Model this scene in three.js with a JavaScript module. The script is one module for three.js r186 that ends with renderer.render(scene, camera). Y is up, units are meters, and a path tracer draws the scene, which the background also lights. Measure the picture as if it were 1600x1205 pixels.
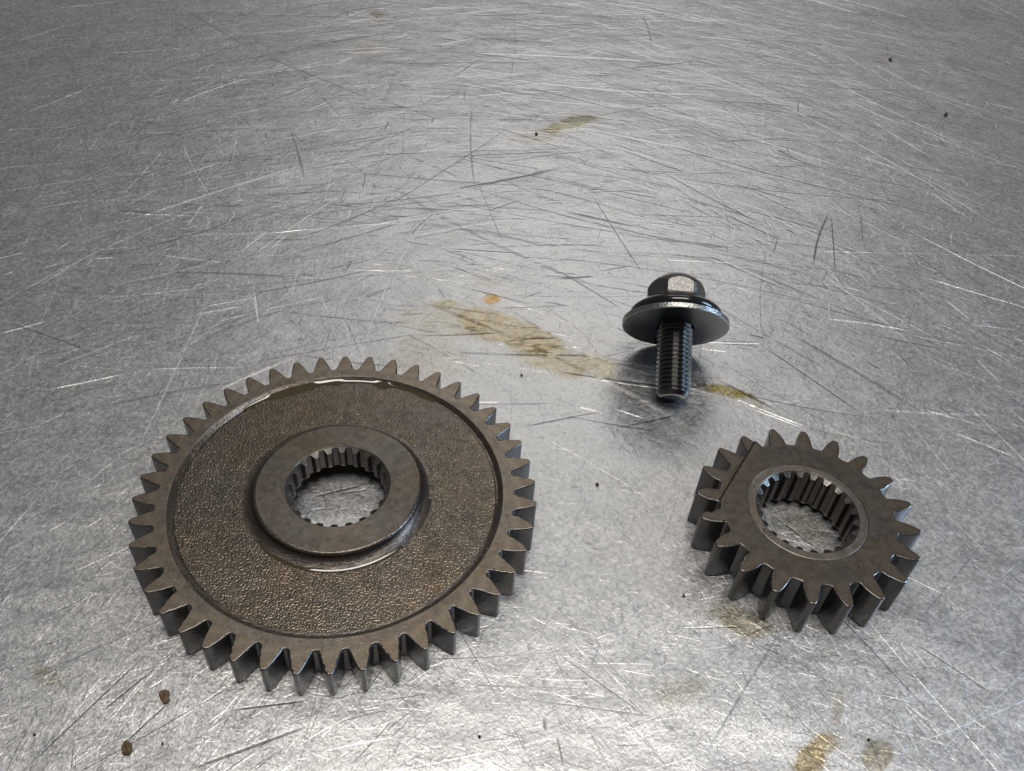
import * as THREE from 'three';
import { mergeGeometries } from 'three/addons/utils/BufferGeometryUtils.js';
import { RectAreaLightUniformsLib } from 'three/addons/lights/RectAreaLightUniformsLib.js';

// ------------------------------------------------------------------ camera, light, exposure
const H = 0.18;                                   // camera height above the bench, metres; the other lengths below are given in units of H
const PITCH = 0.7705, ROLL = 0.0794, FOCAL = 1368.3, CX = 800, CY = 602.5;   // focal length in pixels of the 1600 x 1205 photograph
const scene = new THREE.Scene();
scene.background = new THREE.Color().setRGB(0.13, 0.13, 0.13);               // dim even room
const camera = new THREE.PerspectiveCamera(2 * Math.atan(CY / FOCAL) * 180 / Math.PI, 1600 / 1205, 0.01, 20);
const fwd = new THREE.Vector3(0, -Math.sin(PITCH), -Math.cos(PITCH)), up0 = new THREE.Vector3(0, Math.cos(PITCH), -Math.sin(PITCH)), right0 = new THREE.Vector3(1, 0, 0);
const camRight = right0.clone().multiplyScalar(Math.cos(ROLL)).addScaledVector(up0, Math.sin(ROLL));
const camUp = up0.clone().multiplyScalar(Math.cos(ROLL)).addScaledVector(right0, -Math.sin(ROLL));
camera.position.set(0, H, 0);
camera.quaternion.setFromRotationMatrix(new THREE.Matrix4().makeBasis(camRight, camUp, fwd.clone().negate()));
camera.updateMatrixWorld();

const renderer = new THREE.WebGLRenderer({ antialias: true });
renderer.toneMapping = THREE.LinearToneMapping;
renderer.toneMappingExposure = 1.0;
renderer.shadowMap.enabled = true;
RectAreaLightUniformsLib.init();

function areaLamp(name, label, category, position, target, w, h, color, radiance) {
  const root = new THREE.Group(); root.name = name; root.position.copy(position); root.lookAt(target); scene.add(root);   // +z of the group faces the target
  root.userData = { label, category };
  const glow = new THREE.MeshStandardMaterial({ color: 0x222222, emissive: color, emissiveIntensity: Math.min(1, radiance * 0.1) });
  const shell = new THREE.MeshStandardMaterial({ color: 0xb8b8b4, roughness: 0.6 });
  const pane = new THREE.Mesh(new THREE.BoxGeometry(w, h, 0.004), glow); pane.name = 'light_panel'; root.add(pane);
  const bar = (bw, bh, x, y) => { const m = new THREE.Mesh(new THREE.BoxGeometry(bw, bh, 0.05), shell); m.name = 'frame'; m.position.set(x, y, -0.02); root.add(m); };
  bar(w + 0.06, 0.03, 0, h / 2 + 0.015); bar(w + 0.06, 0.03, 0, -h / 2 - 0.015); bar(0.03, h, w / 2 + 0.015, 0); bar(0.03, h, -w / 2 - 0.015, 0);
  const light = new THREE.RectAreaLight(color, radiance, w, h); light.name = name + '_light'; light.position.copy(position);
  const dir = target.clone().sub(position).normalize(); light.position.addScaledVector(dir, 0.012); light.lookAt(target.clone().addScaledVector(dir, 1)); scene.add(light);
  return root;
}
const V = (x, y, z) => new THREE.Vector3(x, y, z);
areaLamp('ceiling_lamp', 'long warm white shop lamp hanging above the bench', 'lamp', V(0.05, 1.35, -0.12), V(0.05, 0, -0.12), 0.85, 0.42, new THREE.Color(1.0, 0.96, 0.9), 9.5);
areaLamp('ceiling_lamp_001', 'added unseen fill lamp that brightens the far bench', 'lamp', V(0.1, 1.5, -2.0), V(0.1, 0, -2.0), 1.2, 0.42, new THREE.Color(1.0, 0.98, 0.95), 5.2);  // added fill lamp, out of view, to brighten the middle and far bench
areaLamp('side_window', 'cool daylight window beside the bench', 'window', V(1.7, 0.72, -0.1), V(0.0, 0.1, -0.15), 0.5, 0.8, new THREE.Color(0.5, 0.7, 1.0), 17);

// ------------------------------------------------------------------ helpers
function rng(seed) { let s = seed >>> 0; return () => { s |= 0; s = s + 0x6D2B79F5 | 0; let t = Math.imul(s ^ s >>> 15, 1 | s); t = t + Math.imul(t ^ t >>> 7, 61 | t) ^ t; return ((t ^ t >>> 14) >>> 0) / 4294967296; }; }
const hash = (x, y, s) => { let h = Math.imul(x, 374761393) + Math.imul(y, 668265263) + Math.imul(s, 1274126177) | 0; h = Math.imul(h ^ h >>> 13, 1274126177); return ((h ^ h >>> 16) >>> 0) / 4294967296; };
function noise(x, y, s = 0) {                       // value noise, 0..1
  const xi = Math.floor(x), yi = Math.floor(y); let fx = x - xi, fy = y - yi; fx = fx * fx * (3 - 2 * fx); fy = fy * fy * (3 - 2 * fy);
  const a = hash(xi, yi, s), b = hash(xi + 1, yi, s), c = hash(xi, yi + 1, s), d = hash(xi + 1, yi + 1, s);
  return a + (b - a) * fx + (c - a) * fy + (a - b - c + d) * fx * fy;
}
const fbm = (x, y, o, s = 0) => { let v = 0, a = 0.5, t = 0; for (let i = 0; i < o; i++) { v += a * noise(x, y, s + i * 17); t += a; a *= 0.5; x = x * 2.03 + 11.7; y = y * 2.03 - 5.3; } return v / t; };
const clamp = (v, a = 0, b = 1) => v < a ? a : v > b ? b : v;
const smooth = (a, b, x) => { const t = clamp((x - a) / (b - a)); return t * t * (3 - 2 * t); };
const toSrgb = v => v <= 0.0031308 ? 12.92 * v : 1.055 * Math.pow(v, 1 / 2.4) - 0.055;
function unproject(px, py, y = 0) {                 // photograph pixel -> point on the plane at height y (units of H)
  const d = fwd.clone().addScaledVector(camRight, (px - CX) / FOCAL).addScaledVector(camUp, (CY - py) / FOCAL);
  const k = (y - 1) / d.y; return V(k * d.x, y, k * d.z);
}
function dataTexture(w, h, rgba, srgb, wrap = THREE.ClampToEdgeWrapping) {
  const t = new THREE.DataTexture(rgba, w, h, THREE.RGBAFormat); t.magFilter = THREE.LinearFilter; t.minFilter = THREE.LinearFilter; t.wrapS = t.wrapT = wrap;
  if (srgb) t.colorSpace = THREE.SRGBColorSpace; t.needsUpdate = true; return t;
}
function add(name, geometry, material, parent) { const m = new THREE.Mesh(geometry, material); m.name = name; m.castShadow = m.receiveShadow = true; parent.add(m); return m; }
class Faces {                                       // positions, normals and uv (metres), in units of H until built
  constructor() { this.u2 = []; this.p = []; this.n = []; this.u = []; this.i = []; }
  v(x, y, z, nx, ny, nz, u, w, u2 = 0, w2 = 0) { this.u2.push(u2, w2); this.p.push(x * H, y * H, z * H); const l = Math.hypot(nx, ny, nz) || 1; this.n.push(nx / l, ny / l, nz / l); this.u.push(u * H, w * H); return this.p.length / 3 - 1; }
  grid(rows, cols, f, flip = false) {               // f(i, j) -> [x, y, z, nx, ny, nz, u, v]
    const b = this.p.length / 3; for (let i = 0; i < rows; i++) for (let j = 0; j < cols; j++) this.v(...f(i, j));
    for (let i = 0; i + 1 < rows; i++) for (let j = 0; j + 1 < cols; j++) { const a = b + i * cols + j, c = a + 1, d = a + cols, e = d + 1; flip ? this.i.push(a, d, c, c, d, e) : this.i.push(a, c, d, c, e, d); }
  }
  build() { const g = new THREE.BufferGeometry(); g.setAttribute('position', new THREE.Float32BufferAttribute(this.p, 3)); g.setAttribute('normal', new THREE.Float32BufferAttribute(this.n, 3)); g.setAttribute('uv', new THREE.Float32BufferAttribute(this.u, 2)); g.setAttribute('uv1', new THREE.Float32BufferAttribute(this.u2, 2)); g.setIndex(this.i); return g; }
}
function revolve(F, profile, seg, a0 = 0, a1 = 2 * Math.PI, planar = true) {   // profile: [r, y, nr, ny] going from the outside in over the top
  F.grid(profile.length, seg + 1, (i, j) => { const [r, y, nr, ny] = profile[i], a = a0 + (a1 - a0) * j / seg, c = Math.cos(a), s = -Math.sin(a); return [r * c, y, r * s, nr * c, ny, nr * s, planar ? r * c : a * r, planar ? -r * s : y, a / (2 * Math.PI), r * H]; }, true);
}
const line = (r0, y0, r1, y1, n = 2) => { const dr = r1 - r0, dy = y1 - y0; return Array.from({ length: n }, (_, k) => [r0 + dr * k / (n - 1), y0 + dy * k / (n - 1), dy, -dr]); };
const curve = (f, n) => Array.from({ length: n }, (_, k) => { const t = k / (n - 1), [r, y] = f(t), [ra, ya] = f(t - 1e-3), [rb, yb] = f(t + 1e-3); return [r, y, yb - ya, -(rb - ra)]; });

// ------------------------------------------------------------------ the bench: one sheet of scratched stainless steel
// Every scratch is a groove with two sloping sides (a normal map); which of them shine is left to the lamps.
const tiles = [
  { x0: -1.5, x1: 0, z0: -1.75, z1: -0.25, w: 2048, h: 2048 }, { x0: 0, x1: 1.5, z0: -1.75, z1: -0.25, w: 2048, h: 2048 },
  { x0: -1.9, x1: 0, z0: -3.65, z1: -1.75, w: 2048, h: 2048 }, { x0: 0, x1: 1.9, z0: -3.65, z1: -1.75, w: 2048, h: 2048 },
];
const scratches = [];                               // [x, z, angle, length, bend, width, slope, dirt]
{
  const R = rng(7);
  const put = (n, lmin, lmax, wmin, wmax, smin, smax, bend, dirt, zmax = -0.25, sweep = 0) => {
    for (let k = 0; k < n; k++) {
      const x = -1.9 + 3.8 * R(), z = -3.65 + (zmax + 3.65) * R();
      const sweepAngle = Math.atan2(z - 0.5, x + 0.05) + Math.PI / 2 + (R() + R() + R() - 1.5) * 0.65;   // along the sweep of an arm from the near edge
      scratches.push([x, z, R() < sweep ? sweepAngle : R() * Math.PI, lmin + (lmax - lmin) * Math.pow(R(), 2), (R() - 0.5) * bend, wmin + (wmax - wmin) * R(), (smin + (smax - smin) * Math.pow(R(), 2)) * (R() < 0.5 ? 1 : -1), R() < 0.12 ? dirt * R() : 0]);
    }
  };
  put(330000, 0.006, 0.035, 0.0006, 0.0012, 0.08, 0.42, 20, 0.35);
  put(30000, 0.02, 0.1, 0.0006, 0.0012, 0.1, 0.55, 6, 0.3);
  put(3200, 0.08, 0.45, 0.0006, 0.0012, 0.15, 0.65, 1.6, 0.3);
  put(130, 0.3, 0.8, 0.0008, 0.0017, 0.2, 0.65, 0.9, 0.3);
  put(650, 0.15, 0.8, 0.003, 0.009, 0.12, 0.45, 1.2, 0, -1.1, 1.0);      // broad rubbed streaks, mostly away from the working edge
  put(2600, 0.05, 0.3, 0.002, 0.006, 0.15, 0.6, 2.5, 0, -0.95, 0.97);
  put(9000, 0.02, 0.1, 0.0012, 0.0034, 0.15, 0.6, 4, 0.15, -1.15, 0.5);
  put(520, 0.15, 0.7, 0.0014, 0.0032, 0.35, 0.95, 1.4, 0.1, -1.05, 0.92);
  // long marks that the photograph shows, from pixel to pixel: [x0, y0, x1, y1, bend, width, slope, dirt]
  const marks = [
    [285, 13, 400, 82, 0, .003, .4, .75], [400, 82, 590, 160, 0, .003, .4, .75], [440, 85, 540, 190, 0, .0022, .3, .5], [733, 150, 737, 308, -.4, .0028, .4, .6], [740, 270, 790, 390, 0, .002, .35, .5],
    [1292, 330, 1266, 415, -1.2, .0032, .45, .85], [1299, 335, 1306, 428, 0, .0022, .4, .7], [1345, 335, 1349, 380, 0, .002, .4, .6], [182, 328, 250, 334, .6, .0034, .45, .7], [18, 505, 150, 552, .3, .0024, .45, .75],
    [770, 482, 895, 477, 0, .0028, .55, 0], [375, 175, 520, 120, 0, .003, .5, 0], [0, 345, 330, 240, -.3, .003, .5, 0], [0, 378, 190, 302, 0, .0026, .5, 0], [150, 152, 280, 145, -.6, .0028, .5, 0],
    [690, 245, 880, 236, .2, .003, .5, 0], [600, 28, 720, 22, -.9, .0036, .5, 0], [1170, 295, 1270, 345, 0, .0032, .55, 0], [1230, 95, 1320, 140, 0, .0028, .5, 0], [1390, 60, 1600, 100, 0, .0026, .5, 0],
    [945, 300, 1090, 335, .2, .0028, .5, 0], [500, 325, 740, 300, -.5, .0028, .5, 0], [1430, 1005, 1560, 1090, 0, .0022, .55, 0], [1300, 950, 1460, 1120, .2, .002, .5, 0], [1550, 830, 1420, 990, 0, .0018, .3, .6],
    [1225, 975, 1095, 1190, -.1, .0022, .35, .7], [1120, 1035, 1045, 1085, .2, .0016, .3, .7], [870, 1020, 1010, 1120, 0, .0018, .5, 0], [740, 1070, 830, 1075, 0, .002, .5, 0], [800, 1090, 1010, 1118, 0, .0018, .5, 0],
    [160, 1110, 240, 1045, 0, .0022, .55, 0], [40, 1200, 230, 1020, 0, .002, .5, 0], [195, 1160, 260, 1100, 0, .002, .55, 0], [290, 1205, 480, 1135, -.2, .003, .55, 0], [360, 1110, 480, 1095, 0, .002, .55, 0],
    [1360, 690, 1440, 590, 0, .002, .35, .6], [1378, 790, 1425, 560, .2, .0016, .35, .5], [492, 776, 566, 758, 0, .0026, .6, 0], [530, 772, 575, 766, 0, .0018, .5, 0], [505, 770, 511, 798, 0, .002, .4, .6], [1200, 800, 1280, 860, 0, .002, .5, 0],
    [1170, 522, 1198, 529, -.5, .003, .7, 0], [1355, 565, 1375, 577, 0, .0034, .7, 0], [1480, 430, 1470, 385, 0, .0022, .4, .6], [850, 1120, 853, 1145, 0, .0034, .4, .6], [870, 1150, 880, 1195, .3, .002, .4, .5], [940, 1000, 920, 1050, 0, .0018, .4, .5],
  ];
  for (const [ax, ay, bx, by, bend, w, s, dirt] of marks) {
    const a = unproject(ax, ay), b = unproject(bx, by), l = a.distanceTo(b);
    scratches.push([(a.x + b.x) / 2, (a.z + b.z) / 2, Math.atan2(b.z - a.z, b.x - a.x), l, bend, w, s, dirt]);
  }
}
// oil and rust stains: [pixel x, pixel y, radius across, radius along (pixels), turn, strength, colour r g b, grain]
const stains = [
  [790, 515, 95, 26, 0.25, 0.95, .2, .155, .085], [700, 500, 80, 30, 0, 0.5, .22, .18, .11], [880, 565, 80, 24, 0.2, 0.85, .21, .165, .09], [768, 466, 13, 8, 0, 1.0, .28, .13, .03], [697, 475, 22, 7, -.15, .75, .11, .1, .04],
  [660, 560, 60, 34, 0, .4, .24, .2, .12], [893, 192, 48, 9, -.25, .8, .14, .12, .05], [845, 212, 40, 10, -.2, .4, .19, .15, .09], [1135, 612, 48, 10, .22, 1.2, .16, .125, .045], [1075, 600, 40, 10, .1, .35, .2, .165, .1],
  [1170, 975, 48, 20, .2, .6, .3, .23, .1], [1130, 955, 26, 16, -.3, .4, .26, .21, .1], [1272, 1180, 42, 24, -.7, 1.0, .25, .185, .085], [1372, 1182, 22, 26, .4, .7, .26, .2, .1], [1308, 1110, 9, 30, .1, .35, .26, .21, .12], [1060, 1082, 40, 20, -.3, .35, .27, .23, .13],
  [78, 1060, 28, 16, .5, .45, .25, .22, .12], [1258, 822, 36, 20, .3, .4, .24, .21, .11], [590, 22, 14, 5, 0, .6, .16, .13, .07], [575, 76, 10, 6, 0, .4, .17, .12, .07], [1400, 92, 50, 9, .1, .25, .17, .12, .08], [930, 558, 26, 7, .2, .5, .17, .14, .07], [1180, 628, 18, 6, .9, .6, .15, .12, .05],
  [760, 440, 20, 8, .3, .35, .2, .17, .1], [1420, 30, 120, 20, 0, .18, .2, .15, .11],
].map(([px, py, rx, ry, turn, k, r, g, b], n) => {
  const c = unproject(px, py), ex = unproject(px + 1, py).sub(c), ey = unproject(px, py + 1).sub(c), det = ex.x * ey.z - ex.z * ey.x;
  return { c, inv: [ey.z / det, -ey.x / det, -ex.z / det, ex.x / det], rx, ry, ct: Math.cos(turn), st: Math.sin(turn), k, rgb: [r, g, b].map(c => 0.76 * Math.pow(c / Math.max(r, g, b), 0.58) * (0.62 + 0.38 * r / 0.28)), n, reach: Math.max(rx, ry) * 1.6 * Math.max(ex.length(), ey.length()) };
});
const benchMaterials = tiles.map((t, ti) => {
  const { w, h, x0, z1 } = t, sx = new Float32Array(w * h), sz = new Float32Array(w * h), dirtMap = new Float32Array(w * h), den = w / (t.x1 - t.x0);   // texels per H
  for (const [cx, cz, ang, len, bend, wid, slope, dirt] of scratches) {
    if (cx + len < t.x0 || cx - len > t.x1 || cz + len < t.z0 || cz - len > t.z1) continue;
    const steps = Math.ceil(len * den * 1.1), hw = Math.max(wid * den, 1.0), reach = Math.ceil(hw + 0.5), fade = Math.min(1, wid * den / 0.9);
    for (let k = 0; k <= steps; k++) {
      const q = k / steps - 0.5, a = ang + bend * q * len, s = q * len, end = Math.min(1, (0.5 - Math.abs(q)) * 5);
      const c = Math.cos(a), d = Math.sin(a), px = (cx + s * Math.cos(ang + bend * s * 0.5) - x0) * den, pz = (z1 - (cz + s * Math.sin(ang + bend * s * 0.5))) * den;
      const nx = -d, nz = -c;                       // across the groove, in texel axes (u = +x, v = -z)
      for (let j = -reach; j <= reach; j++) {
        const u = Math.round(px + nx * j), v = Math.round(pz + nz * j); if (u < 0 || v < 0 || u >= w || v >= h) continue;
        const e = (u + 0 - px) * nx + (v - pz) * nz, f = e / hw; if (f < -1 || f > 1) continue;
        const prof = slope * Math.sin(f * Math.PI * 0.5 + 0.6) * (1 - f * f) * end * fade * 0.9, m = v * w + u;
        sx[m] += (prof * nx - sx[m] * 0.25) * 0.7; sz[m] += (prof * nz - sz[m] * 0.25) * 0.7;
        if (dirt) dirtMap[m] = Math.max(dirtMap[m], dirt * (1 - Math.abs(f)) * end);
      }
    }
  }
  const normal = new Uint8Array(w * h * 4), color = new Uint8Array(w * h * 4), rw = w / 2, rough = new Uint8Array(w * h);
  for (let v = 0; v < h; v++) for (let u = 0; u < w; u++) {
    const m = v * w + u, x = x0 + (u + 0.5) / den, z = z1 - (v + 0.5) / den;
    // shallow hammer waves in the sheet and fine pitting
    const e = 0.004, b0 = fbm(x * 9, z * 14, 3, 3), wx = (fbm((x + e) * 9, z * 14, 3, 3) - b0) / e * 0.0032, wz = -(fbm(x * 9, (z + e) * 14, 3, 3) - b0) / e * 0.0032;
    const g1 = hash(u, v, 91) - 0.5, g2 = hash(u, v, 92) - 0.5, pit = noise(x * 420, z * 420, 5) - noise(x * 420 + 0.4, z * 420, 5), pit2 = noise(x * 420, z * 420, 6) - noise(x * 420, z * 420 + 0.4, 6);
    let nx = sx[m] + wx + pit * 0.16 + g1 * 0.05, ny = sz[m] + wz + pit2 * 0.16 + g2 * 0.05; const l = 1 / Math.hypot(nx, ny, 1);
    normal[m * 4] = 127.5 + 127.5 * -nx * l; normal[m * 4 + 1] = 127.5 + 127.5 * -ny * l; normal[m * 4 + 2] = 127.5 + 127.5 * l; normal[m * 4 + 3] = 255;
    const film = fbm(x * 30, z * 45, 4, 21), fine = noise(x * 260, z * 260, 33), cloud = fbm(x * 4, z * 6, 3, 44);
    let k = 0.56 * (0.82 + 0.05 * film + 0.24 * fine + 0.05 * cloud), r = k, g = k * 0.995, b = k * 0.985, ro = 0.44 + 0.05 * (film - 0.5) + 0.08 * (fine - 0.5);
    const speck = noise(x * 150, z * 150, 51); if (speck > 0.86) { const q = (speck - 0.86) * 3.2 * (0.4 + 0.6 * cloud); r *= 1 - q; g *= 1 - q; b *= 1 - q; }
    const dd = clamp(dirtMap[m]); r *= 1 - 0.72 * dd; g *= 1 - 0.72 * dd; b *= 1 - 0.7 * dd;
    for (const s of stains) {
      const dx = x - s.c.x, dz = z - s.c.z; if (dx > s.reach || dx < -s.reach || dz > s.reach || dz < -s.reach) continue;
      const px = s.inv[0] * dx + s.inv[1] * dz, py = s.inv[2] * dx + s.inv[3] * dz, a = (px * s.ct + py * s.st) / s.rx, c = (-px * s.st + py * s.ct) / s.ry, d = Math.hypot(a, c);
      if (d > 1.5) continue;
      const edge = fbm(x * 40 + s.n * 7, z * 40, 3, 60) * 0.9, grain = 0.35 + 0.65 * fbm(x * 110, z * 110, 2, 61 + s.n), q = s.k * smooth(1.25, 0.75, d + edge - 0.35) * Math.min(1, grain * 1.35);
      r *= 1 - q * (1 - s.rgb[0]); g *= 1 - q * (1 - s.rgb[1]); b *= 1 - q * (1 - s.rgb[2]); ro -= 0.08 * q;
    }
    color[m * 4] = 255 * toSrgb(clamp(r)); color[m * 4 + 1] = 255 * toSrgb(clamp(g)); color[m * 4 + 2] = 255 * toSrgb(clamp(b)); color[m * 4 + 3] = 255;
    if (!(u & 1 | v & 1)) { const q = ((v >> 1) * rw + (u >> 1)) * 4; rough[q] = rough[q + 1] = rough[q + 2] = 255 * clamp(ro); rough[q + 3] = 255; }
  }
  const wrap = ti >= 2 ? THREE.MirroredRepeatWrapping : THREE.ClampToEdgeWrapping;
  return new THREE.MeshStandardMaterial({ name: 'scratched stainless steel', metalness: 1, roughness: 1, map: dataTexture(w, h, color, true, wrap), roughnessMap: dataTexture(rw, h / 2, rough, false, wrap), normalMap: dataTexture(w, h, normal, false, wrap) });
});
{
  const pos = [], nor = [], uv = [], idx = [], geo = new THREE.BufferGeometry();
  const quad = (x0, x1, z0, z1, mat) => {           // uv of tile `mat`, running on past its edges
    const t = tiles[mat], b = pos.length / 3;
    for (const [x, z] of [[x0, z1], [x1, z1], [x1, z0], [x0, z0]]) { pos.push(x * H, 0, z * H); nor.push(0, 1, 0); uv.push((x - t.x0) / (t.x1 - t.x0), (t.z1 - z) / (t.z1 - t.z0)); }
    geo.addGroup(idx.length, 6, mat); idx.push(b, b + 1, b + 2, b, b + 2, b + 3);
  };
  quad(-1.5, 0, -1.75, -0.25, 0); quad(0, 1.5, -1.75, -0.25, 1); quad(-1.9, 0, -3.65, -1.75, 2); quad(0, 1.9, -3.65, -1.75, 3);
  quad(-4, -1.9, -5, 2, 2); quad(1.9, 4, -5, 2, 3); quad(-1.9, 0, -5, -3.65, 2); quad(0, 1.9, -5, -3.65, 3); quad(-1.9, 0, -0.25, 2, 2); quad(0, 1.9, -0.25, 2, 3); quad(-1.9, -1.5, -1.75, -0.25, 2); quad(1.5, 1.9, -1.75, -0.25, 3);
  geo.setAttribute('position', new THREE.Float32BufferAttribute(pos, 3)); geo.setAttribute('normal', new THREE.Float32BufferAttribute(nor, 3)); geo.setAttribute('uv', new THREE.Float32BufferAttribute(uv, 2)); geo.setIndex(idx);
  const bench = add('bench_top', geo, benchMaterials, scene); bench.userData = { kind: 'structure', label: 'scratched stainless steel bench top with brown oil stains', category: 'bench' };
}

// ------------------------------------------------------------------ materials of the parts
function steelMap(size, seed, base, vary, spots) {  // colours of oily, slightly rusty steel; base and vary are linear
  const a = new Uint8Array(size * size * 4), R = rng(seed), pools = Array.from({ length: 14 }, () => [R(), R(), 0.04 + 0.1 * R(), R()]);
  for (let v = 0; v < size; v++) for (let u = 0; u < size; u++) {
    const x = u / size, y = v / size, m = (v * size + u) * 4, c1 = fbm(x * 7, y * 7, 4, seed), c2 = fbm(x * 60, y * 60, 3, seed + 9), f = hash(u, v, seed), w = fbm(x * 11, y * 11, 3, seed + 30);
    let k = 0.62 + 0.22 * (c1 - 0.5) + 0.55 * (c2 - 0.5) + 0.6 * f - 0.1, warm = (w - 0.5) * vary, r = base[0] * k * (1 + warm), g = base[1] * k * (1 + 0.25 * warm), b = base[2] * k * (1 - 0.9 * warm);
    const s = noise(x * 170, y * 170, seed + 3); if (s > 0.87) { const q = 1 - (s - 0.87) * 4 * spots; r *= q; g *= q; b *= q; }
    for (const [px, py, pr, pk] of pools) { const d = Math.hypot(x - px, y - py) + (c1 - 0.5) * 0.12; if (d < pr && pk > 0.5) { const q = 0.1 * smooth(pr, pr * 0.5, d); r *= 1 - 0.2 * q; g *= 1 - 0.3 * q; b *= 1 - 0.75 * q; } }
    a[m] = 255 * toSrgb(clamp(r)); a[m + 1] = 255 * toSrgb(clamp(g)); a[m + 2] = 255 * toSrgb(clamp(b)); a[m + 3] = 255;
  }
  return dataTexture(size, size, a, true, THREE.RepeatWrapping);
}
function grainMap(size, cells, seed, kind) {        // height 0..1; 'cast' = packed little lumps, 'ground' = fine directionless grain
  const a = new Uint8Array(size * size * 4), pts = [];
  for (let j = 0; j < cells; j++) for (let i = 0; i < cells; i++) pts.push([hash(i, j, seed), hash(i, j, seed + 1), 0.55 + 0.45 * hash(i, j, seed + 2)]);
  for (let v = 0; v < size; v++) for (let u = 0; u < size; u++) {
    const x = u / size * cells, y = v / size * cells, m = (v * size + u) * 4; let h = 0;
    if (kind === 'cast') {
      const xi = Math.floor(x), yi = Math.floor(y);
      for (let j = -1; j <= 1; j++) for (let i = -1; i <= 1; i++) { const q = pts[((yi + j + cells) % cells) * cells + (xi + i + cells) % cells], d = Math.hypot(xi + i + q[0] - x, yi + j + q[1] - y); h = Math.max(h, q[2] * (1 - d * d * 1.1)); }
      h = clamp(h, 0, 1) * 0.97 + 0.03 * hash(u, v, seed);
    } else h = 0.5 * noise(x, y, seed) + 0.3 * noise(x * 2.3, y * 2.3, seed + 4) + 0.2 * hash(u, v, seed);
    a[m] = a[m + 1] = a[m + 2] = 255 * h; a[m + 3] = 255;
  }
  return dataTexture(size, size, a, false, THREE.RepeatWrapping);
}
const tile = (t, metres, ox = 0, oy = 0) => { const c = t.clone(); c.repeat.set(1 / metres, 1 / metres); c.offset.set(ox, oy); c.needsUpdate = true; return c; };
function normalsOf(t, k) {                          // normal map of a height map; k = slope per unit of height between texels
  const { data, width: w, height: h } = t.image, a = new Uint8Array(w * h * 4), at = (u, v) => data[(((v + h) % h) * w + (u + w) % w) * 4] / 255;
  for (let v = 0; v < h; v++) for (let u = 0; u < w; u++) { const x = (at(u - 1, v) - at(u + 1, v)) * k, y = (at(u, v - 1) - at(u, v + 1)) * k, l = 127.5 / Math.hypot(x, y, 1), m = (v * w + u) * 4; a[m] = 127.5 + x * l; a[m + 1] = 127.5 + y * l; a[m + 2] = 127.5 + l; a[m + 3] = 255; }
  return dataTexture(w, h, a, false, THREE.RepeatWrapping);
}
const castGrain = normalsOf(grainMap(1024, 128, 5, 'cast'), 1.15), groundGrain = grainMap(512, 170, 8, 'ground');
const brown = steelMap(1024, 3, [0.215, 0.185, 0.155], 0.2, 1), brown2 = steelMap(1024, 19, [0.18, 0.156, 0.13], 0.2, 1);
const lathe = (() => {                              // turning marks: u once round, v along the radius
  const w = 256, h = 1024, a = new Uint8Array(w * h * 4);
  for (let v = 0; v < h; v++) for (let u = 0; u < w; u++) { const q = u / w * 2 * Math.PI, d = noise(Math.cos(q) * 3 + 9, Math.sin(q) * 3 + v * 0.02, 5), k = 0.45 * hash(1, v, 8) + 0.35 * hash(2, v >> 2, 9) + 0.2 * noise(v * 0.03, d * 2, 10), m = (v * w + u) * 4; a[m] = a[m + 1] = a[m + 2] = 255 * (0.5 + (k - 0.5) * (0.3 + 0.7 * d)); a[m + 3] = 255; }
  const t = dataTexture(w, h, a, false, THREE.RepeatWrapping); t.channel = 1; t.repeat.set(1, 1 / 0.02); return t;
})();
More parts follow.
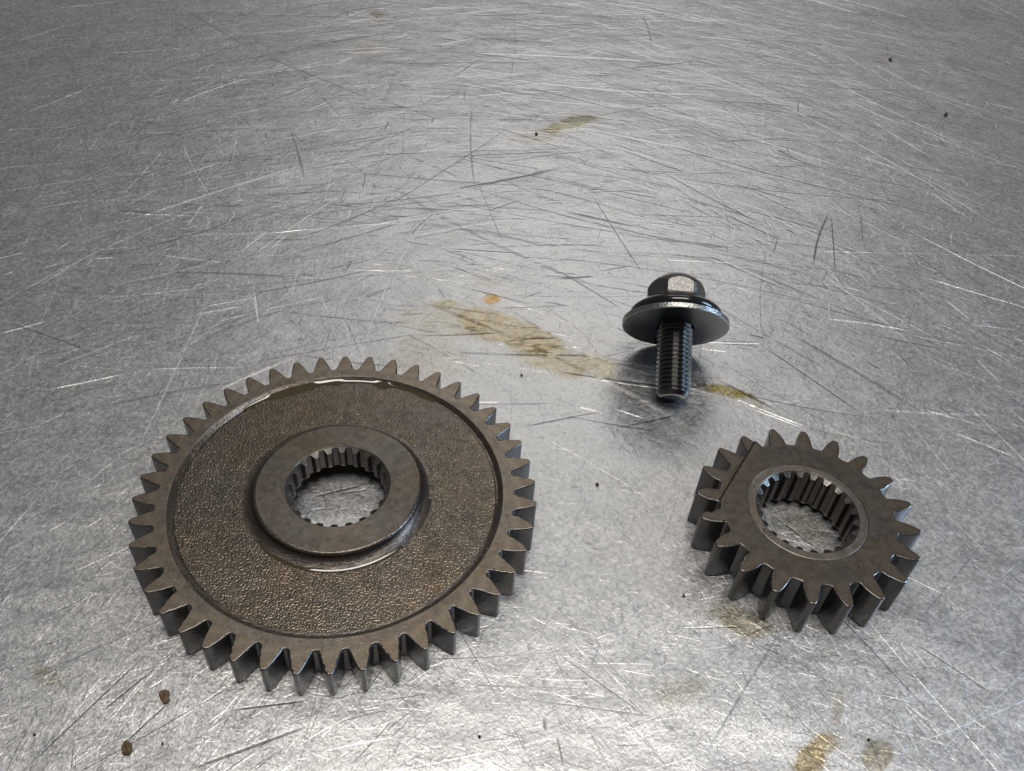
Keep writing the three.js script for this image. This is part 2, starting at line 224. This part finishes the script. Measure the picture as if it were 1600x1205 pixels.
const M = {
  web: new THREE.MeshPhysicalMaterial({ map: tile(brown, 0.1), color: new THREE.Color().setRGB(0.82, 0.78, 0.72), metalness: 0.9, roughness: 0.3, normalMap: tile(castGrain, 0.056), clearcoat: 0.25, clearcoatRoughness: 0.2 }),
  rim: new THREE.MeshPhysicalMaterial({ map: tile(brown, 0.083, 0.3, 0.6), color: new THREE.Color().setRGB(1.15, 1.13, 1.1), metalness: 0.95, roughness: 0.4, bumpMap: tile(groundGrain, 0.04), bumpScale: 0.00005 }),
  hub: new THREE.MeshPhysicalMaterial({ map: tile(brown2, 0.07, 0.2, 0.1), metalness: 0.9, roughness: 0.42, bumpMap: lathe, bumpScale: 0.00003 }),
  fillet: new THREE.MeshPhysicalMaterial({ map: tile(brown2, 0.05), color: new THREE.Color().setRGB(0.8, 0.78, 0.8), metalness: 0.9, roughness: 0.26, clearcoat: 0.15, clearcoatRoughness: 0.15, bumpMap: tile(groundGrain, 0.03), bumpScale: 0.00008 }),
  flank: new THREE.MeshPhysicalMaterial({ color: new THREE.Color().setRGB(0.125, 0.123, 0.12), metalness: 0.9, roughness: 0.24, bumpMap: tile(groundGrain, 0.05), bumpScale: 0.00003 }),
  small: new THREE.MeshPhysicalMaterial({ map: tile(brown2, 0.075, 0.5, 0.4), color: new THREE.Color().setRGB(0.68, 0.66, 0.64), metalness: 0.9, roughness: 0.45, bumpMap: tile(groundGrain, 0.04), bumpScale: 0.00005 }),
  ring: new THREE.MeshPhysicalMaterial({ map: tile(brown, 0.12, 0.1, 0.2), metalness: 0.9, roughness: 0.4, bumpMap: lathe, bumpScale: 0.00002 }),
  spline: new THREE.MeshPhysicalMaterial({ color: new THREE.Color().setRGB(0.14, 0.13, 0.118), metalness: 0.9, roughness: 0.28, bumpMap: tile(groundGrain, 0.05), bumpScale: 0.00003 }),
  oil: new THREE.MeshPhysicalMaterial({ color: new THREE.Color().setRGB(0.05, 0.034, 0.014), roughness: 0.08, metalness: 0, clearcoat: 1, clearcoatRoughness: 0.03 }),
  black: new THREE.MeshPhysicalMaterial({ color: new THREE.Color().setRGB(0.009, 0.009, 0.009), metalness: 0.1, roughness: 0.16, clearcoat: 0.2, clearcoatRoughness: 0.06 }),
  thread: new THREE.MeshPhysicalMaterial({ color: new THREE.Color().setRGB(0.075, 0.072, 0.07), metalness: 0.85, roughness: 0.17, clearcoat: 0.5, clearcoatRoughness: 0.08 }),
  head: new THREE.MeshPhysicalMaterial({ color: new THREE.Color().setRGB(0.09, 0.084, 0.078), metalness: 0.85, roughness: 0.26, bumpMap: tile(groundGrain, 0.05), bumpScale: 0.00014, clearcoat: 0.5, clearcoatRoughness: 0.1 }),
  worn: new THREE.MeshPhysicalMaterial({ color: new THREE.Color().setRGB(0.3, 0.29, 0.28), metalness: 0.95, roughness: 0.26, bumpMap: tile(groundGrain, 0.04), bumpScale: 0.00012 }),
  washer: new THREE.MeshPhysicalMaterial({ color: new THREE.Color().setRGB(0.06, 0.062, 0.066), metalness: 0.85, roughness: 0.3, bumpMap: tile(groundGrain, 0.03), bumpScale: 0.00005 }),
};

// ------------------------------------------------------------------ gears
const tang = (pts, i) => { const a = pts[Math.max(0, i - 1)], b = pts[Math.min(pts.length - 1, i + 1)]; return [b[0] - a[0], b[1] - a[1]]; };
// one tooth: the slice between two gullets, standing on the rim at radius ri; half(r) table gives half the tooth's width
function toothGeometries(N, table, rootR, tipR, ri, t, bevel, topY, wear) {
  const p = Math.PI / N, left = [];
  const flankPts = []; for (let k = 0; k < table.length - 1; k++) for (let s = 0; s < 3; s++) { const f = s / 3, [r0, h0] = table[k], [r1, h1] = table[k + 1]; flankPts.push([r0 + (r1 - r0) * f, h0 + (h1 - h0) * f]); } flankPts.push(table[table.length - 1]);
  const tip = flankPts[flankPts.length - 1], tipCap = [[tipR - (tipR - tip[0]) * 0.25, tip[1] * 0.72], [tipR, tip[1] * 0.34]];
  // gullet floor: from the middle of the gullet round into the flank
  const [fr, fh] = flankPts[0], fa = fh / fr, gullet = []; for (let k = 0; k < 5; k++) { const f = k / 5, a = Math.PI / 2 * f; gullet.push([rootR + (fr - rootR) * (1 - Math.cos(a)), p - (p - fa) * Math.sin(a)]); }
  const half = [...gullet, ...flankPts.map(([r, h]) => [r, h / r]), ...tipCap.map(([r, h]) => [r, h / r])];         // [r, angle from the tooth's middle]
  const full = [...half, [tipR, 0], ...half.slice().reverse().map(([r, a]) => [r, -a])];
  const xy = full.map(([r, a]) => [r * Math.cos(a), r * Math.sin(a)]), n = xy.length;                               // tooth points to +x
  const nrm = xy.map((_, i) => { if (i === 0 || i === n - 1) return [Math.cos(full[i][1]), Math.sin(full[i][1])]; const [dx, dy] = tang(xy, i), l = Math.hypot(dx, dy) || 1; return [-dy / l * -1 * -1, dx / l * -1 * -1]; }).map((v, i) => { const out = v[0] * xy[i][0] + v[1] * xy[i][1]; return v; });
  // make the normals point out of the metal
  for (let i = 1; i < n - 1; i++) { const [dx, dy] = tang(xy, i), l = Math.hypot(dx, dy); nrm[i] = [-dy / l, dx / l]; const c = [xy[i][0] + nrm[i][0] * 1e-4, xy[i][1] + nrm[i][1] * 1e-4]; void c; }
  const mid = Math.floor(n / 2); if (nrm[mid][0] < 0) for (let i = 1; i < n - 1; i++) nrm[i] = [-nrm[i][0], -nrm[i][1]];
  const worn = i => i < 3 || i > n - 4 || wear === undefined ? 1 : 0.6 + 0.7 * noise(i * 0.5 + wear * 13.7, wear, 40) * noise(i * 0.21, wear + 5, 41) * 2;
  const inset = xy.map((q, i) => { const bv = bevel * worn(i); let x = q[0] - nrm[i][0] * bv, y = q[1] - nrm[i][1] * bv; if (i < mid && y < 0.0004) y = 0.0004; if (i > mid && y > -0.0004) y = -0.0004; if (i === mid) y = 0; return [x, y]; });
  const side = new Faces(), top = new Faces();
  const yt = (x, y) => topY ? topY(x, y) : t;
  const rows = [[inset, 0, 0, -1], [xy, bevel, 1, -0.3], [xy, bevel, 1, 0], [xy, 1, 1, 0]];
  let run = [0]; for (let i = 1; i < n; i++) run.push(run[i - 1] + Math.hypot(xy[i][0] - xy[i - 1][0], xy[i][1] - xy[i - 1][1]));
  side.grid(4, n, (i, j) => { const [L, h, k, ny] = rows[i], [x, y] = L[j], yy = h === 1 ? yt(x, y) - bevel : h; return [x, yy, -y, nrm[j][0] * k, ny, -nrm[j][1] * k, run[j], yy]; });
  side.grid(3, n, (i, j) => { const f = i / 2, s = Math.sin(f * Math.PI / 2), c = 1 - Math.cos(f * Math.PI / 2); const x = xy[j][0] + (inset[j][0] - xy[j][0]) * c, y = xy[j][1] + (inset[j][1] - xy[j][1]) * c; return [x, yt(xy[j][0], xy[j][1]) - bevel * (1 - s), -y, nrm[j][0] * (1 - f * 0.8), 0.25 + f * 0.75, -nrm[j][1] * (1 - f * 0.8), run[j], f * bevel]; });
  const steps = topY ? 30 : 2;
  const face = (f, i, j, y, ny) => { const q = inset[j], a = full[j][1] * (1 - f) + Math.atan2(q[1], q[0]) * f, r = ri * (1 - f) + Math.hypot(q[0], q[1]) * f; const x = r * Math.cos(a), z = -r * Math.sin(a); const h = 4e-4; return [x, y ?? yt(x, -z), z, topY && y === null ? (yt(x - h, -z) - yt(x + h, -z)) / (2 * h) : 0, ny, topY && y === null ? (yt(x, -z + h) - yt(x, -z - h)) / (2 * h) : 0, x, -z]; };
  top.grid(steps, n, (i, j) => { const f = i / (steps - 1); return face(f, i, j, null, 1); }, false);
  side.grid(2, n, (i, j) => face(i, i, j, 0, -1), true);
  return [side.build(), top.build()];
}
function fixWinding(g) {                             // turn triangles so that they agree with their normals
  const p = g.attributes.position, n = g.attributes.normal, ix = g.index.array, a = V(0, 0, 0), b = V(0, 0, 0), c = V(0, 0, 0), m = V(0, 0, 0);
  for (let k = 0; k < ix.length; k += 3) {
    a.fromBufferAttribute(p, ix[k]); b.fromBufferAttribute(p, ix[k + 1]); c.fromBufferAttribute(p, ix[k + 2]); m.set(0, 0, 0); for (let q = 0; q < 3; q++) m.add(V(0, 0, 0).fromBufferAttribute(n, ix[k + q]));
    if (b.sub(a).cross(c.sub(a)).dot(m) < 0) { const s = ix[k + 1]; ix[k + 1] = ix[k + 2]; ix[k + 2] = s; }
  }
  return g;
}
function twoMaterials(g1, g2) { fixWinding(g1); fixWinding(g2); return mergeGeometries([g1, g2], true); }
// one spline tooth of a bore: slice of the bore wall between two grooves, chamfered at its mouth
function splineGeometry(N, rRoot, rTip, mouthR, yTop, yBot, chamfer) {
  const p = Math.PI / N, F = new Faces(), na = 25, ny = 22;
  const rs = f => { const k = Math.abs(f); return k < 0.30 ? rTip : k < 0.62 ? rTip + (rRoot - rTip) * smooth(0.28, 0.64, k) : rRoot + 0.0004 * (k - 0.62); };
  const r = (f, y) => Math.max(rs(f), mouthR - (yTop - y) * chamfer, mouthR - 0.0012 - (y - yBot) * 1.2);
  const at = (j, i) => { const f = (j / (na - 1)) * 2 - 1, g = i / (ny - 1), y = yTop - (yTop - yBot) * (g < 0.5 ? g * g * 0.8 : 0.2 + (g - 0.5) * 1.6 * 1), a = f * p, R = r(f, y); return [R * Math.cos(a), y, -R * Math.sin(a), a, f]; };
  F.grid(ny, na, (i, j) => {
    const [x, y, z, a, f] = at(j, i), e = 0.01, r0 = r(f - e, y), r1 = r(f + e, y), dr = (r1 - r0) / (2 * e * p), dy = (r(f, y + 2e-4) - r(f, y - 2e-4)) / 4e-4, R = r(f, y), c = Math.cos(a), s = Math.sin(a);
    const nr = -1, nt = dr / R, nyv = dy;            // gradient of r(a, y) - rho
    return [x, y, z, nr * c - nt * s, nyv, -(nr * s + nt * c), a * 0.065, y];
  });
  return fixWinding(F.build());
}
function gear(name, label, centre, turn) {
  const g = new THREE.Group(); g.name = name; g.userData = { label, category: 'gear' }; g.position.set(centre[0] * H, 0.00004, centre[1] * H); scene.add(g); g.userData.turn = turn; return g;
}
function ringOf(n, phase, build) { for (let k = 0; k < n; k++) { const m = build(k); m.rotation.y = phase + 2 * Math.PI * k / n; } }

// ---- the large gear
{
  const g = gear('large_gear', 'large thin brown steel gear with 44 teeth and raised central hub', [-0.2249, -0.7466]), t = 0.051, ri = 0.237, webY = 0.0463, hubY = 0.062, mouth = 0.0700;
  const table = [[0.2428, 0.0132], [0.2455, 0.0124], [0.2490, 0.0113], [0.2540, 0.0099], [0.2590, 0.0083], [0.2635, 0.0066], [0.2675, 0.0048], [0.2698, 0.0036]];
  const teeth = Array.from({ length: 9 }, (_, k) => twoMaterials(...toothGeometries(44, table, 0.2408, 0.2716 - 0.0006 * hash(k, 2, 3), ri, t, 0.0017, null, k)));
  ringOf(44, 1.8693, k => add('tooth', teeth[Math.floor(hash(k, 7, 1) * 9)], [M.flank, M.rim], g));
  // rim: flat band and the sloping wall down to the web
  let F = new Faces(); revolve(F, line(ri, t, 0.2256, t), 240); revolve(F, curve(k => { const q = k * Math.PI / 2; return [0.2256 - 0.0012 * Math.sin(q), t - 0.0008 * (1 - Math.cos(q))]; }, 5), 240);
  revolve(F, line(0.09, 0, ri, 0), 120);
  const rim = add('rim', fixWinding(F.build()), M.rim, g); 
  F = new Faces(); revolve(F, [...curve(k => [0.2244 - 0.0062 * k, t - 0.0008 - 0.0047 * k], 4), ...curve(k => [0.2182 - 0.0037 * k, webY - 0.0008 + 0.0008 * k * k], 5)], 240, 0, 2 * Math.PI, false); add('recess_wall', fixWinding(F.build()), M.fillet, rim);
  F = new Faces(); revolve(F, line(0.2145, webY, 0.1285, webY, 6), 240); add('web', fixWinding(F.build()), M.web, g);
  // hub: hollow fillet, rounded shoulder, flat face, counterbore underneath
  F = new Faces(); revolve(F, line(0.1085, hubY, mouth + 0.0012, hubY), 160); revolve(F, curve(k => { const q = k * Math.PI / 2; return [mouth + 0.0012 - 0.0012 * Math.sin(q), hubY - 0.0012 * (1 - Math.cos(q))]; }, 5), 160);
  revolve(F, line(mouth, 0.023, 0.09, 0.023), 80); revolve(F, line(0.09, 0.023, 0.09, 0), 80);
  const hub = add('hub', fixWinding(F.build()), M.hub, g);
  F = new Faces(); revolve(F, curve(k => { const q = k * Math.PI / 2; return [0.1285 - 0.0150 * Math.sin(q), webY + 0.0115 * (1 - Math.cos(q))]; }, 12), 200, 0, 2 * Math.PI, false); revolve(F, curve(k => { const q = k * Math.PI / 2; return [0.1135 - 0.0050 * (1 - Math.cos(q)), webY + 0.0115 + (hubY - webY - 0.0115) * Math.sin(q)]; }, 9), 200);
  add('fillet', fixWinding(F.build()), M.fillet, hub).userData.label = 'dark oily fillet round the hub';
  const spl = splineGeometry(22, 0.0690, 0.0620, mouth, hubY - 0.0012, 0.023, 1.7);
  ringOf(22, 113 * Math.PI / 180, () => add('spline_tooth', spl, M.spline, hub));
  // oil lying in the corners: a hollow bead along the back of the recess and another in front of the hub
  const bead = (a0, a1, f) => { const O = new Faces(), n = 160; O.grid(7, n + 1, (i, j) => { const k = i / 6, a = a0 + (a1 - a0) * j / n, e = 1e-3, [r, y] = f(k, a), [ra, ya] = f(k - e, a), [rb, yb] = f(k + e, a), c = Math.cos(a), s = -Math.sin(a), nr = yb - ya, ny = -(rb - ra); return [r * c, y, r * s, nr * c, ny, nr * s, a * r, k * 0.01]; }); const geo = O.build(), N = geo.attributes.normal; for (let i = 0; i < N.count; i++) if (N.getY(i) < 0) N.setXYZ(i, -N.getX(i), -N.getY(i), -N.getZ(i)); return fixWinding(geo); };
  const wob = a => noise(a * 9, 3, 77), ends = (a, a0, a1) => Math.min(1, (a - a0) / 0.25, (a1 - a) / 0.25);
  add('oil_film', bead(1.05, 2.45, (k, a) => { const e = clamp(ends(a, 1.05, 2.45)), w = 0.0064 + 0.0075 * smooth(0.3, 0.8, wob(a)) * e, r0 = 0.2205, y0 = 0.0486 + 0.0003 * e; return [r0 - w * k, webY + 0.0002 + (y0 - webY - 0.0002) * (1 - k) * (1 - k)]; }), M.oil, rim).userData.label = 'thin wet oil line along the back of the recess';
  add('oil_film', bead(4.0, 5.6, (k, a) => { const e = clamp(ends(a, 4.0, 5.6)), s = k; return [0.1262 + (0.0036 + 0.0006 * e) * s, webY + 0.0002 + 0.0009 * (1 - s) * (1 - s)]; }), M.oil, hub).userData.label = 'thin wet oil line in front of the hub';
}
// ---- the small gear
{
  const t = 0.0674, ri = 0.115, mouth = 0.0700, phase = 2.0544;
  const g = gear('small_gear', 'small thick brown steel gear with 20 coarse teeth', [0.4166, -0.7632]);
  const table = [[0.1220, 0.0118], [0.1250, 0.0115], [0.1300, 0.0110], [0.1350, 0.0100], [0.1400, 0.0086], [0.1450, 0.0068], [0.1485, 0.0050], [0.1505, 0.0036]];
  // a shallow step was ground into one side of the face, along a chord
  const A = [-0.0689, -0.0945], B = [-0.1010, -0.0377], cl = Math.hypot(B[0] - A[0], B[1] - A[1]), cn = [(B[1] - A[1]) / cl, -(B[0] - A[0]) / cl], sgn = (A[0] * cn[0] + A[1] * cn[1]) > 0 ? 1 : -1, cd = (A[0] * cn[0] + A[1] * cn[1]) * sgn;
  const cut = (x, z) => { const along = ((x - A[0]) * (B[0] - A[0]) + (z - A[1]) * (B[1] - A[1])) / cl; return t - 0.0045 * smooth(cd - 0.001, cd + 0.003, (x * cn[0] + z * cn[1]) * sgn) * smooth(0.131, 0.125, along) * smooth(-0.058, -0.052, along); };
  const plain = Array.from({ length: 6 }, (_, k) => twoMaterials(...toothGeometries(20, table, 0.1200, 0.1515 - 0.0006 * hash(k, 5, 3), ri, t, 0.0017, null, 20 + k)));
  ringOf(20, phase, k => {
    const a = phase + 2 * Math.PI * k / 20, near = Math.cos(a - Math.atan2(-cn[1] * sgn, cn[0] * sgn)) > 0.62;
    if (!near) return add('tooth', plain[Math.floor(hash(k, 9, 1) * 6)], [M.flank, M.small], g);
    const c = Math.cos(a), s = Math.sin(a), top = (x, y) => cut(x * c - y * s, -(x * s + y * c));
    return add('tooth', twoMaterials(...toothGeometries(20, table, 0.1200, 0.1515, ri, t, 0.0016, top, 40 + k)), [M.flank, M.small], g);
  });
  let F = new Faces(); F.grid(40, 361, (i, j) => { const r = ri + (0.0822 - ri) * i / 39, a = j / 180 * Math.PI, x = r * Math.cos(a), z = -r * Math.sin(a), e = 4e-4; return [x, cut(x, z), z, (cut(x - e, z) - cut(x + e, z)) / (2 * e), 1, (cut(x, z - e) - cut(x, z + e)) / (2 * e), x, -z]; });
  revolve(F, line(0.09, 0, ri, 0), 60); revolve(F, curve(k => [0.0822 - 0.0008 * k, t - 0.0007 * k], 3), 160); add('web', fixWinding(F.build()), M.small, g);
  F = new Faces(); revolve(F, curve(k => [0.0814 - 0.0014 * k, t - 0.0007 + 0.0005 * Math.sin(k * Math.PI / 2)], 4), 160); revolve(F, line(0.0800, t - 0.0002, mouth + 0.0014, t - 0.0002), 160); revolve(F, curve(k => { const q = k * Math.PI / 2; return [mouth + 0.0014 - 0.0014 * Math.sin(q), t - 0.0002 - 0.0014 * (1 - Math.cos(q))]; }, 5), 160);
  revolve(F, line(mouth, 0.004, 0.09, 0.004), 80); revolve(F, line(0.09, 0.004, 0.09, 0), 80);
  const hub = add('hub', fixWinding(F.build()), M.ring, g); hub.userData.label = 'paler machined ring round the splined hole';
  const spl = splineGeometry(22, 0.0692, 0.0610, mouth, t - 0.0016, 0.004, 1.7);
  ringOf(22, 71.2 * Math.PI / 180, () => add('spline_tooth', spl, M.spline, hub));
}
// ---- the bolt, built upright from its tip and then laid down on tip and washer
{
  const g = new THREE.Group(); g.name = 'flange_bolt'; g.userData = { label: 'black hex flange bolt with a loose steel washer lying on the bench', category: 'bolt' }; scene.add(g);
  const L = 0.121, r0 = 0.0288, pitch = 0.0075, tipR = 0.0215, wr = 0.0872, wt = 0.0095, fr = 0.0757;
  let F = new Faces(); const na = 64, ny = Math.round((L + 0.004) / pitch * 10);
  const rt = (a, y) => { const f = ((y / pitch - a / (2 * Math.PI)) % 1 + 1) % 1, tri = Math.abs(f * 2 - 1), groove = clamp((tri - 0.12) / 0.76); return Math.min(r0 - 0.0042 * groove, tipR + y * 0.75) * (y > L - 0.004 ? 0.93 : 1); };
  F.grid(ny, na + 1, (i, j) => { const y = 0.0012 + (L + 0.004 - 0.0012) * i / (ny - 1), a = j / na * 2 * Math.PI, r = rt(a, y), dy = (rt(a, y + 3e-4) - rt(a, y - 3e-4)) / 6e-4; return [r * Math.cos(a), y, r * Math.sin(a), Math.cos(a), -dy, Math.sin(a), a * r, y]; });
  F.grid(4, na + 1, (i, j) => { const r = [0, 0.6, 0.93, 1.02][i] * tipR, y = [0, 0, 0.0003, 0.0013][i], a = j / na * 2 * Math.PI; return [r * Math.cos(a), y, r * Math.sin(a), i < 2 ? 0 : Math.cos(a) * (i - 1) * 0.4, -1, i < 2 ? 0 : Math.sin(a) * (i - 1) * 0.4, r * Math.cos(a), r * Math.sin(a)]; });
  add('threaded_shank', fixWinding(F.build()), M.thread, g);
  // washer with rounded edges
  F = new Faces(); const wy = L, e = 0.0014, arc = (rc, yc, rr, q0, q1, n = 5) => Array.from({ length: n }, (_, k) => { const q = q0 + (q1 - q0) * k / (n - 1); return [rc + rr * Math.cos(q), yc + rr * Math.sin(q), Math.cos(q), Math.sin(q)]; });
  const wob = new Faces(); void wob;
  revolve(F, [[0.031, wy, 0, -1], [wr - e, wy, 0, -1]], 128); revolve(F, [[wr - e, wy + wt, 0, 1], [0.031, wy + wt, 0, 1]], 128); revolve(F, [[0.031, wy + wt, -1, 0], [0.031, wy, -1, 0]], 64);
  const washer = add('washer', fixWinding(F.build()), M.washer, g);
  F = new Faces(); revolve(F, [[wr - e, wy, 0, -1], ...arc(wr - e, wy + e, e, -Math.PI / 2, 0), ...arc(wr - e, wy + wt - e, e, 0, Math.PI / 2)], 128, 0, 2 * Math.PI, false); add('edge', fixWinding(F.build()), M.worn, washer).userData.label = 'bright worn edge of the washer';
  // flange: thick rounded black collar
  F = new Faces(); const fy = wy + wt + 0.0002;
  revolve(F, [[0.02, fy, 0, -1], [fr - 0.011, fy, 0, -1], ...arc(fr - 0.011, fy + 0.011, 0.011, -Math.PI / 2, Math.PI * 0.27, 14), ...curve(k => [fr - 0.0038 - 0.0245 * k, fy + 0.0193 + 0.0165 * (1.3 * k - 0.3 * k * k)], 10), [0.036, fy + 0.0362, 0, 1]], 128); add('flange', fixWinding(F.build()), M.black, g);
  // hexagonal head with rounded corners and a domed chamfer
  F = new Faces(); const hy = fy + 0.033, hh = 0.045, ap = 0.0432, hexR = a => { const q = ((a % (Math.PI / 3)) + Math.PI / 3) % (Math.PI / 3) - Math.PI / 6; return Math.min(ap / Math.cos(q), ap * 1.115); };
  const hr = (a, k) => { const y = k * hh, cone = ap * 1.13 - Math.pow(clamp((k - 0.42) / 0.58), 1.9) * ap * 0.5; return Math.min(hexR(a), cone) * (1 + 0.06 * smooth(0.12, 0, k)); };
  F.grid(26, 193, (i, j) => { const k = i / 25, a = j / 192 * 2 * Math.PI, ea = 0.03, ek = 0.015, r = hr(a, k), dra = (hr(a + ea, k) - hr(a - ea, k)) / (2 * ea), drk = (hr(a, Math.min(1, k + ek)) - hr(a, Math.max(0, k - ek))) / (2 * ek * hh), c = Math.cos(a), s = Math.sin(a); return [r * c, hy + k * hh, r * s, c + dra / r * s, -drk, s - dra / r * c, a * ap, k * hh]; });
  F.grid(2, 193, (i, j) => { const a = j / 192 * 2 * Math.PI, r = i ? hr(a, 1) : 0; return [r * Math.cos(a), hy + hh, r * Math.sin(a), 0, 1, 0, r * Math.cos(a), r * Math.sin(a)]; });
  add('hex_head', fixWinding(F.build()), M.head, g);
  // lay it down: lowest points of tip and washer both on the bench
  const tilt = Math.atan2(wr - tipR, L), axisUp = V(0.015, 0, -1).normalize(), dir = axisUp.clone().multiplyScalar(Math.cos(tilt)).add(V(0, Math.sin(tilt), 0));
  const side = V(0, 1, 0).cross(dir).normalize().negate(), nrm = side.clone().cross(dir).normalize(); if (nrm.y < 0) { nrm.negate(); side.negate(); }
  const m = new THREE.Matrix4().makeBasis(side.clone(), dir, side.clone().cross(dir)); g.quaternion.setFromRotationMatrix(m); g.rotateY(Math.PI / 6 * 0);
  const tipAt = unproject(1051, 622, tipR * Math.cos(tilt)); g.position.set(tipAt.x * H, tipR * Math.cos(tilt) * H + 0.00003, tipAt.z * H);
}
// ------------------------------------------------------------------ rust flakes and dark specks on the bench
function flake(name, label, category, group, px, py, outline, thick, color, seed, size) {
  const c = unproject(px, py), F = [], R = rng(seed), n = outline.length, pos = [], idx = [];
  const pts = outline.map(([a, b]) => { const q = unproject(px + a * size, py + b * size); return [q.x - c.x, q.z - c.z]; });
  const rings = [[1.0, 0.05], [1.04, 0.45], [0.9, 0.9], [0.5, 1.05], [0, 1]];
  for (const [k, y] of rings) for (const [x, z] of pts) pos.push(x * k * H, (y * thick * (0.75 + 0.5 * R())) * H, z * k * H);
  for (let i = 0; i + 1 < rings.length; i++) for (let j = 0; j < n; j++) { const a = i * n + j, b = i * n + (j + 1) % n; idx.push(a, b, a + n, b, b + n, a + n); }
  const g0 = new THREE.BufferGeometry(); g0.setAttribute('position', new THREE.Float32BufferAttribute(pos, 3)); g0.setIndex(idx); const g = g0.toNonIndexed(); g.computeVertexNormals(); void F;
  const uv = []; for (let i = 0; i < g.attributes.position.count; i++) uv.push(g.attributes.position.getX(i), g.attributes.position.getZ(i)); g.setAttribute('uv', new THREE.Float32BufferAttribute(uv, 2));
  const m = add(name, g, new THREE.MeshStandardMaterial({ color: new THREE.Color().setRGB(...color), roughness: 0.85, side: THREE.DoubleSide, bumpMap: tile(groundGrain, 0.02), bumpScale: 0.0001 }), scene);
  m.position.set(c.x * H, 0.00003, c.z * H); m.userData = { label, category }; if (group) m.userData.group = group; return m;
}
flake('rust_flake', 'notched brown rust flake beside the large gear', 'rust flake', 'rust flakes on the bench', 257, 1090, [[-8, -2], [-3, -9], [3, -10], [8, -8], [8, -3], [5, 0], [9, 3], [6, 9], [-1, 11], [-5, 5]], 0.006, [0.13, 0.072, 0.036], 4, 1);
flake('rust_flake_001', 'rounded brown rust flake farther from the large gear', 'rust flake', 'rust flakes on the bench', 199, 1171, [[-7, 9], [-8, -1], [-4, -9], [2, -11], [8, -6], [8, 4], [5, 9], [-1, 10]], 0.007, [0.11, 0.068, 0.032], 9, 1);
{
  const blob = [[-1, 0], [-.6, -.8], [.2, -1], [.9, -.5], [1, .4], [.3, 1], [-.5, .8]];
  const specks = [[54, 1149, 3, 'flat dark speck left of the rust flakes'], [254, 1163, 2.6, 'dark speck beside the rounded rust flake'], [749, 1152, 3.2, 'round black speck in the bright part of the bench'], [933, 758, 3.4, 'brown speck between the two gears'], [1478, 180, 4, 'lone black speck beyond the bolt'], [1391, 94, 4, 'dark speck on the far edge stain'], [838, 210, 3, 'black speck on the far oil stain'], [1357, 1157, 3, 'dark speck by the pale oil stain'], [1068, 932, 3, 'small olive speck beside the small gear'], [815, 587, 2.4, 'tiny dark speck at the edge of the oil stain']];
  specks.forEach(([x, y, s, label], k) => flake('speck' + (k ? '_' + String(k).padStart(3, '0') : ''), label, 'speck', 'specks on the bench', x, y, blob, 0.0022, k === 3 ? [0.06, 0.035, 0.02] : k > 7 ? [0.07, 0.06, 0.035] : [0.02, 0.018, 0.016], 20 + k, s * 0.78));
}
renderer.render(scene, camera);
